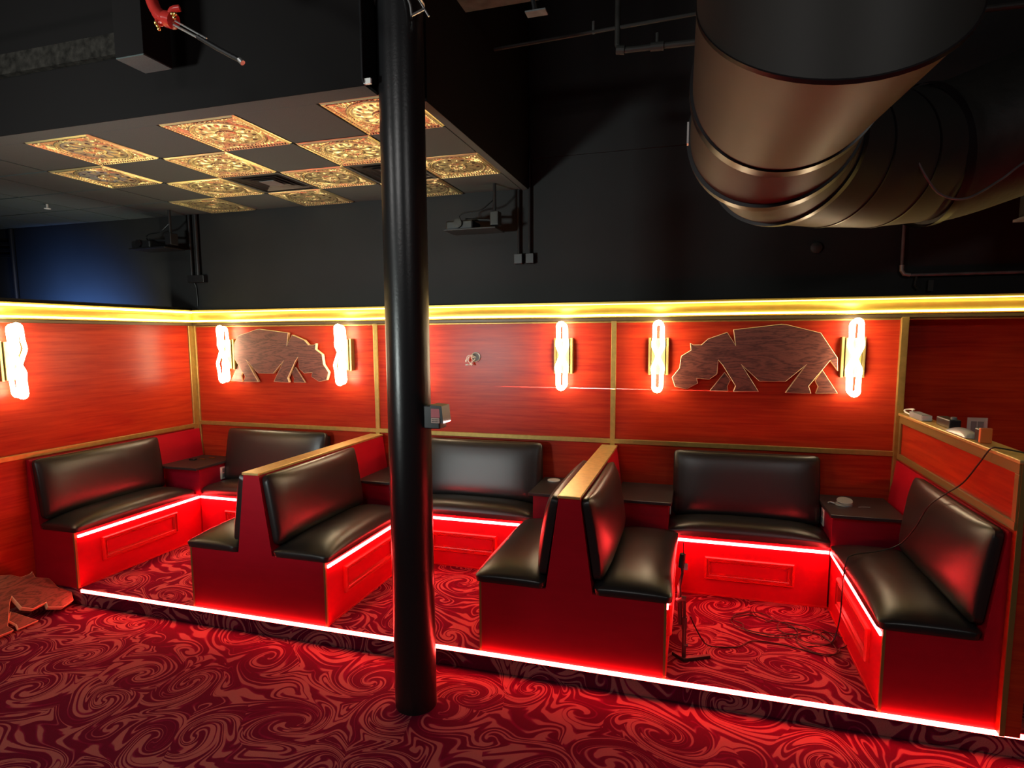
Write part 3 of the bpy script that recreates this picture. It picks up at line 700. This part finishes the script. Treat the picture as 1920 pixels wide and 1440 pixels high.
t = thing('wall_shelf_bracket', 'dark pipe with cross arms on the blue lit wall at the far left', 'wall bracket', (-2.2, -.03, 2.3))
obj('pipe', T([(-2.19, -.03, 2.955), (-2.19, -.03, 2.12)], .022, 10), M['dark'], t)
for zz in (2.80, 2.74, 2.68): obj('cross_arm', T([(-2.21, -.03, zz), (-2.75, -.05, zz+.03)], .010, 8), M['dark'], t)
tag(obj('wall_fitting', tube(bmesh.new(), [(5.235, -.001, 2.435), (5.235, -.02, 2.435), (5.235, -.03, 2.435)], [.038, .036, .018], 24), M['duct'], smooth=True), 'small round dark fitting on the wall under the duct', 'fitting')

# boxed drop hanging near the fascia
t = thing('hanging_box', 'dark square boxed drop hanging before the soffit at top left', 'boxed drop', (2.04, -2.26, 3.1))
obj('box_body', B((1.965, 2.125, -2.345, -2.19, 3.10, ZC-.002)), M['fascia'], t, bevel=.002)
obj('bottom_plate', B((1.967, 2.123, -2.343, -2.192, 3.094, 3.0995)), M['tile'], t)
# sword
t = thing('hanging_sword', 'sword hanging from the ceiling with curved red grip, gold studs and slim steel blade', 'sword', (2.5, -2.6, 3.05))
obj('grip', tube(bmesh.new(), smoothpts([(2.435, -2.6, 3.24), (2.450, -2.6, 3.155), (2.470, -2.6, 3.105), (2.500, -2.6, 3.070), (2.530, -2.6, 3.060), (2.556, -2.6, 3.05)], 5), [.020]*6+[.022]*6+[.024]*6+[.030]*6+[.030, .018], 14), M['redplastic'], t, smooth=True)
obj('guard', tube(bmesh.new(), smoothpts([(2.585, -2.6, 3.092), (2.560, -2.61, 3.085), (2.540, -2.61, 3.062), (2.505, -2.61, 3.046), (2.485, -2.61, 3.055)], 4), .012, 10), M['redplastic'], t, smooth=True)
bm = bmesh.new()
for p_ in ((2.586, 3.060), (2.580, 3.048), (2.572, 3.062), (2.500, 3.030), (2.492, 3.042), (2.506, 3.018)):
    bmesh.ops.create_uvsphere(bm, u_segments=10, v_segments=6, radius=.007, matrix=Matrix.Translation((p_[0], -2.625, p_[1])))
obj('gold_studs', bm, M['brass'], t, smooth=True)
def blade(z_off, r, a, b): return T([(2.545, -2.6, 3.045+z_off), (a, -2.6, b+z_off)], r, 8)
obj('blade', T([(2.548, -2.6, 3.040), (2.68, -2.6, 2.965)], .0045, 8), M['steel'], t)
obj('blade', T([(2.560, -2.6, 3.050), (2.70, -2.6, 2.968)], .0035, 8), M['steel'], t)
obj('scabbard', T([(2.66, -2.6, 2.980), (2.75, -2.6, 2.925), (2.845, -2.6, 2.872)], .009, 10), M['dark'], t)
obj('tip', T([(2.842, -2.6, 2.876), (2.856, -2.6, 2.862)], .010, 10), M['steel'], t)
# overhead beam and rail pieces
tag(obj('ceiling_beam', B((3.06, 4.4, -1.50, -1.30, 3.60, 3.66)), M['greylight']), 'grey flat strut crossing overhead right of the column top', 'beam')
t = thing('hanging_plate', 'small pale plate hanging at the top of the dark wall area', 'plate', (3.70, -1.57, 3.4))
obj('plate', B((3.655, 3.755, -1.60, -1.545, 3.395, 3.402)), M['white' if False else 'greylight'], t)
obj('hanger', T([(3.70, -1.57, 3.402), (3.66, -1.57, 3.6), (3.66, -1.57, ZC)], .012, 8), M['dark'], t)
t = thing('sprinkler_pipe', 'dark sprinkler branch pipe with couplings left of the duct', 'pipe', (4.2, -1.0, 3.42))
obj('pipe', T([(4.02, -1.0, ZC), (4.02, -1.0, 3.46), (4.03, -1.0, 3.435), (4.06, -1.0, 3.425), (6.0, -1.0, 3.38)], .016, 12), M['duct'], t)
obj('coupling', T([(4.015, -1.0, 3.432), (4.06, -1.0, 3.426)], .024, 12), M['duct'], t)
obj('coupling', T([(4.20, -1.0, 3.422), (4.27, -1.0, 3.420)], .023, 12), M['duct'], t)
obj('drop_head', T([(4.235, -1.0, 3.49), (4.235, -1.0, 3.42)], .010, 10), M['duct'], t)
t = thing('sprinkler_pipe', 'thin dark pipe high on the ceiling with one pale nipple', 'pipe', (4.3, -1.0, 3.54))
obj('pipe', T([(3.3, -1.0, 3.53), (4.5, -1.0, 3.56), (6.0, -1.0, 3.60)], .010, 10), M['duct'], t)
obj('nipple', T([(3.885, -1.0, 3.535), (3.885, -1.0, 3.60)], .008, 8), M['steel'], t)
tag(obj('ceiling_rail', T([(XL+.1, -2.4, 3.42), (3.0, -2.4, 3.50)], .012, 8), M['dark']), 'dark rail running in front of the soffit at the top left', 'rail')

# ---------------------------------------------------------------- big duct
def gored(pts, r, seg=72):
    """duct of straight gores mitred at every point"""
    pts = [V(p) for p in pts]; n = len(pts); bm = bmesh.new(); rings = []
    t0 = (pts[1]-pts[0]).normalized(); up = V((0, 1, 0)); up = (up-t0*up.dot(t0)).normalized()
    rr = r if isinstance(r, (list, tuple)) else [r]*n
    for i in range(n):
        tin = (pts[i]-pts[i-1]).normalized() if i else t0
        tout = (pts[i+1]-pts[i]).normalized() if i < n-1 else tin
        if i: up = tprev.rotation_difference(tin) @ up
        tprev = tin; up = (up-tin*up.dot(tin)).normalized(); sd = tin.cross(up); nn = (tin+tout).normalized(); ring = []
        for j in range(seg):
            a = 2*math.pi*j/seg; off = (up*math.cos(a)+sd*math.sin(a))*rr[i]
            ring.append(bm.verts.new(pts[i]+off-tin*(off.dot(nn)/tin.dot(nn))))
        rings.append(ring)
    for i in range(n-1):
        for j in range(seg): bm.faces.new((rings[i][j], rings[i][(j+1) % seg], rings[i+1][(j+1) % seg], rings[i+1][j]))
    return bm
dp = [(4.79, -2.70, 4.28), (4.79, -2.70, 2.755), (4.775, -2.02, 2.795), (4.765, -1.70, 2.725), (4.84, -1.42, 2.71), (5.07, -1.17, 2.725), (5.33, -.95, 2.745), (5.60, -.745, 2.79)]
t = thing('round_duct', 'huge black round air duct dropping from the ceiling and bending away right', 'air duct', (4.8, -2.5, 2.6))
DR = .333
for nm, i0, i1 in (('drop_section', 0, 1), ('elbow_section', 1, 2), ('elbow_section', 2, 3), ('elbow_section', 3, 4), ('run_section', 4, 5), ('run_section', 5, 6), ('run_section', 6, 7)):
    full = gored(dp, DR); full.verts.index_update(); full.verts.ensure_lookup_table()
    keep = set(range(i0*72, (i1+1)*72)); bmesh.ops.delete(full, geom=[v for v in full.verts if v.index not in keep], context='VERTS')
    obj(nm, full, M['duct'], t, smooth=True, ang=50)
def ring(i, r, hw, m='rib', off=0):
    tin = (V(dp[i])-V(dp[i-1])).normalized(); tout = (V(dp[min(i+1, len(dp)-1)])-V(dp[i])).normalized() if i < len(dp)-1 else tin
    nn = (tin+tout).normalized(); c = V(dp[i]); up = V((0, 0, 1)) if abs(nn.z) < .9 else V((0, 1, 0)); up = (up-nn*up.dot(nn)).normalized(); sd = nn.cross(up)
    bm = bmesh.new(); rings = []
    for (q, rad) in ((-hw, r-.01), (-hw, r+.012), (hw, r+.012), (hw, r-.01)):
        ring_ = []
        for j in range(72):
            a = 2*math.pi*j/72; d = up*math.cos(a)+sd*math.sin(a)
            # stretch to the mitre ellipse
            e = d-tin*d.dot(tin); k = rad/max(.3, e.length); ring_.append(bm.verts.new(c+d*k+nn*(q+off)))
        rings.append(ring_)
    for i_ in range(3):
        for j in range(72): bm.faces.new((rings[i_][j], rings[i_][(j+1) % 72], rings[i_+1][(j+1) % 72], rings[i_+1][j]))
    return obj('seam_band', bm, M[m], t, smooth=True)
ring(1, DR-.010, .005)
ring(2, DR, .030); ring(3, DR, .024); ring(4, DR, .020)
ring(5, DR-.008, .006); ring(6, DR-.008, .006)
t2 = thing('wrapped_duct', 'larger wrapped black duct rising away at the top right', 'air duct', (6.0, -.66, 2.9))
wp = smoothpts([(5.60, -.745, 2.79), (5.80, -.70, 2.84), (6.3, -.70, 3.02), (7.0, -.72, 3.28), (8.2, -.75, 3.7)], 6)
obj('duct_body', tube(bmesh.new(), wp, [.350]*len(wp), 64), M['ductwrap'], t2, smooth=True)
obj('collar', tube(bmesh.new(), [wp[0]-(wp[1]-wp[0]).normalized()*.03, wp[1]], .362, 64, cap=False), M['rib'], t2, smooth=True)
tag(obj('loose_cable', T([(5.28, -1.32, 2.80), (5.34, -1.30, 2.77), (5.40, -1.28, 2.70), (5.47, -1.26, 2.58), (5.55, -1.22, 2.50), (5.66, -1.20, 2.48), (5.80, -1.16, 2.56), (5.95, -1.14, 2.67), (6.4, -1.1, 2.9)], .0055, 8, k=6), M['greylight']), 'thin loose cable looping below the duct', 'cable')
tag(obj('duct_tag', B((4.425, 4.432, -2.02, -1.99, 2.60, 2.68)), M['white']), 'small white tag on the left flank of the round duct', 'tag')
t = thing('square_duct', 'dark rectangular duct with pale underside at the right edge below the wrapped duct', 'air duct', (6.6, -.5, 2.4))
obj('duct_box', B((6.26, 8.0, -.95, -.25, 2.52, 2.75)), M['ductwrap'], t)
obj('bottom_flange', B((6.24, 8.0, -.97, -.23, 2.505, 2.519)), M['greylight'], t)

# ---------------------------------------------------------------- small things
t = thing('wire_junction', 'round metal junction box with loose white wires on the red wall right of the column', 'junction box', (2.795, -.012, 1.685))
obj('box_ring', lathe(bmesh.new(), [(.040, .001), (.040, .008), (.034, .010), (.031, .008), (.031, .001)], lambda a, b, c: (2.80+a, -.012-c, 1.690+b), 28, True), M['steel'], t, smooth=True)
obj('box_inside', cyl(bmesh.new(), (2.80, -.017, 1.690), .030, .003, 24, axis='y'), M['greylight'], t)
for pts in ([(2.800, -.022, 1.690), (2.780, -.06, 1.705), (2.750, -.07, 1.700), (2.737, -.06, 1.670)], [(2.790, -.022, 1.685), (2.765, -.07, 1.695), (2.755, -.07, 1.665), (2.770, -.06, 1.642)], [(2.795, -.022, 1.675), (2.780, -.05, 1.655), (2.765, -.05, 1.632), (2.742, -.05, 1.630)]):
    wv = obj('wire', T(pts, .0035, 8, k=4), M['white'], t, smooth=True)
    e = V(pts[-1]); d = (e-V(pts[-2])).normalized()
    obj('wire_nut', T([e-d*.004, e+d*.018], .007, 8), M['white'], wv)
# tools and parts on the tables
t = thing('brass_fitting', 'small brass fittings lying on the left corner table', 'brass fitting', (.24, -.2, .758))
obj('bar', B((.205, .265, -.235, -.222, .7595, .768)), M['brass'], t)
obj('bar', B((.245, .305, -.165, -.150, .7595, .768)), M['brass'], t)
tag(obj('remote_control', B((.135, .195, -.285, -.245, .7595, .774)), M['dark'], bevel=.004), 'small black object beside the brass fittings on the corner table', 'small device')
tag(obj('white_disc', cyl(bmesh.new(), (3.470, -.150, .7595), .048, .006, 40), M['white'], smooth=True), 'thin white disc lying on the corner table by the gold cap rail', 'disc')
t = thing('tape_roll', 'clear tape roll with loose film on the corner table beside the partition', 'tape roll', (5.42, -.28, .758))
obj('roll', lathe(bmesh.new(), [(.050, 0), (.049, .012), (.031, .012), (.030, 0)], lambda a, b, c: (5.425+a, -.29+b, .7590+c), 32, True), M['clear'], t, smooth=True)
obj('top_film', lathe(bmesh.new(), [(.047, 0), (.046, .003)], lambda a, b, c: (5.432+a, -.275+b, .7735+c+b*.25+.010), 28), M['clear'], t, smooth=True)
obj('loose_end', T([(5.375, -.28, .762), (5.35, -.27, .768), (5.335, -.275, .763)], .005, 8, k=3), M['clear'], t)
tag(obj('plastic_sliver', T([(5.50, -.33, .7615), (5.54, -.315, .7615), (5.57, -.315, .7615)], .002, 6, k=3), M['clear']), 'pale sliver of trimmed plastic on the right corner table', 'scrap')
t = thing('battery_pack', 'small black object lying on the far bench seat left of the first divider', 'battery', (1.47, -1.03, .62))
obj('pack', B((1.452, 1.512, -1.08, -1.0, .6225, .665)), M['dark'], t, bevel=.008)
obj('terminal', B((1.460, 1.500, -1.07, -1.01, .6655, .676)), M['grey'], t, bevel=.002)
# on the partition cap
zc = 1.3405
t = thing('grey_power_supply', 'grey boxed driver with white cable on the back end of the partition cap', 'power supply', (5.80, -.35, zc))
obj('case', B((5.780, 5.835, -.44, -.22, zc, zc+.034)), M['grey'], t, bevel=.003)
obj('end_face', B((5.782, 5.833, -.444, -.4405, zc+.003, zc+.031)), M['white'], t)
obj('cable_coil', T([(5.79, -.22, zc+.012), (5.775, -.17, zc+.020), (5.785, -.12, zc+.030), (5.82, -.13, zc+.036), (5.815, -.19, zc+.040), (5.79, -.24, zc+.040)], .005, 8, k=5), M['white'], t)
t = thing('gadget_case', 'dark low gadget with a round knob on the partition cap', 'gadget', (5.84, -.65, zc))
obj('case', B((5.815, 5.872, -.75, -.56, zc, zc+.05)), M['dark'], t, bevel=.006)
obj('knob', cyl(bmesh.new(), (5.845, -.72, zc+.0505), .014, .012, 16), M['grey'], t, smooth=True)
t = thing('plastic_cover', 'pale rounded plastic cover lying on the partition cap', 'plastic cover', (5.80, -.93, zc))
bm = pillow(bmesh.new(), (5.770, -1.10, zc), (1, 0, 0), (0, 1, 0), (0, 0, 1), .085, .30, .004, .034, p=2.2, q=.8)
obj('shell', bm, mat('pale_grey_plastic', (.42, .43, .47), .3), t, smooth=True, ang=70)
t = thing('orange_battery', 'orange and black battery standing on the partition cap', 'battery', (5.81, -1.15, zc))
obj('orange_face', B((5.785, 5.835, -1.205, -1.185, zc, zc+.072)), M['orange'], t, bevel=.004)
obj('black_back', B((5.787, 5.840, -1.184, -1.135, zc, zc+.066)), M['dark'], t, bevel=.006)
t = thing('wall_plate', 'grey double switch plate on the dark red wall behind the partition', 'switch plate', (6.272, .107, 1.244))
obj('plate', B((6.215, 6.330, .102, .1075, 1.188, 1.306)), M['plategrey'], t, bevel=.002)
obj('rocker', B((6.236, 6.267, .098, .1018, 1.210, 1.282)), M['grey'], t)
obj('rocker', B((6.275, 6.306, .098, .1018, 1.210, 1.282)), M['grey'], t)
tag(obj('power_cable', T([(5.86, -1.50, zc+.006), (5.83, -1.45, zc+.008), (5.79, -1.40, zc+.010), (5.765, -1.37, zc+.002), (5.752, -1.30, 1.26), (5.735, -1.19, 1.14), (5.70, -1.08, 1.05), (5.655, -1.02, .97), (5.628, -.93, .82), (5.59, -.84, .70), (5.50, -.82, .645), (5.36, -.88, .632), (5.312, -.92, .60), (5.300, -.93, .45), (5.295, -.92, .25), (5.25, -.95, HP+.008), (5.12, -1.02, HP+.006)], .0036, 8, k=6), M['cable']), 'thin black cable draped from the partition cap over the right bench', 'cable')
# floor cable tangle
random.seed(12)
pts = []
for i in range(46):
    a = i*.62; r_ = .13+.09*math.sin(i*.9)
    pts.append((4.78+.012*i+r_*1.4*math.cos(a)*(.8 if i < 24 else .5), -.78-.004*i+r_*.75*math.sin(a)-.05*math.sin(i*.35), HP+.006+.003*(i % 3)))
tag(obj('cable_tangle', T(pts, .0032, 6, k=4), M['cable']), 'tangle of thin black cable loops on the carpet of the right booth', 'cable')
tag(obj('floor_cable', T([(4.49, -1.24, HP+.20), (4.53, -1.20, HP+.10), (4.58, -1.18, HP+.02), (4.66, -1.16, HP+.006), (4.75, -1.13, HP+.006), (4.83, -1.04, HP+.006), (4.95, -1.03, HP+.006), (5.08, -1.06, HP+.006), (5.20, -1.10, HP+.006), (5.27, -1.02, HP+.006), (5.22, -.86, HP+.006), (5.05, -.80, HP+.006)], .0038, 8, k=6), M['cable']), 'single black cable running from the stand across the booth carpet', 'cable')
# little floor stand
t = thing('floor_stand', 'slim black jointed stand on a bent flat foot in the right booth', 'stand', (4.47, -1.31, HP))
obj('foot', prism(bmesh.new(), [(4.398, -1.315), (4.462, -1.375), (4.600, -1.300), (4.596, -1.280), (4.466, -1.338), (4.410, -1.296)], lambda u, v, d: (u, v, d), HP+.001, HP+.020), M['dark'], t, bevel=.003)
obj('lower_rod', T([(4.462, -1.345, HP+.02), (4.460, -1.335, HP+.20)], .011, 12), M['dark'], t)
obj('collar', T([(4.460, -1.336, HP+.17), (4.460, -1.334, HP+.235)], .014, 12), M['dark'], t)
obj('upper_rod', T([(4.460, -1.334, HP+.235), (4.457, -1.325, HP+.345)], .0085, 12), M['dark'], t)
obj('lock_knob', T([(4.462, -1.345, HP+.085), (4.482, -1.347, HP+.085)], .007, 10), M['dark'], t)
obj('clamp_head', T([(4.420, -1.325, HP+.318), (4.445, -1.325, HP+.335), (4.466, -1.325, HP+.333)], .014, 12), M['dark'], t)
obj('tilt_arm', T([(4.440, -1.33, HP+.19), (4.434, -1.325, HP+.30), (4.430, -1.32, HP+.40), (4.444, -1.315, HP+.47), (4.438, -1.31, HP+.53)], [.011, .013, .009, .007, .009], 12), M['dark'], t)
obj('head', T([(4.437, -1.31, HP+.50), (4.443, -1.31, HP+.575)], .016, 12), M['dark'], t)
obj('antenna', T([(4.447, -1.31, HP+.575), (4.444, -1.31, HP+.64)], .003, 6), M['dark'], t)
obj('side_clip', B((4.450, 4.470, -1.318, -1.30, HP+.49, HP+.52)), M['grey'], t)
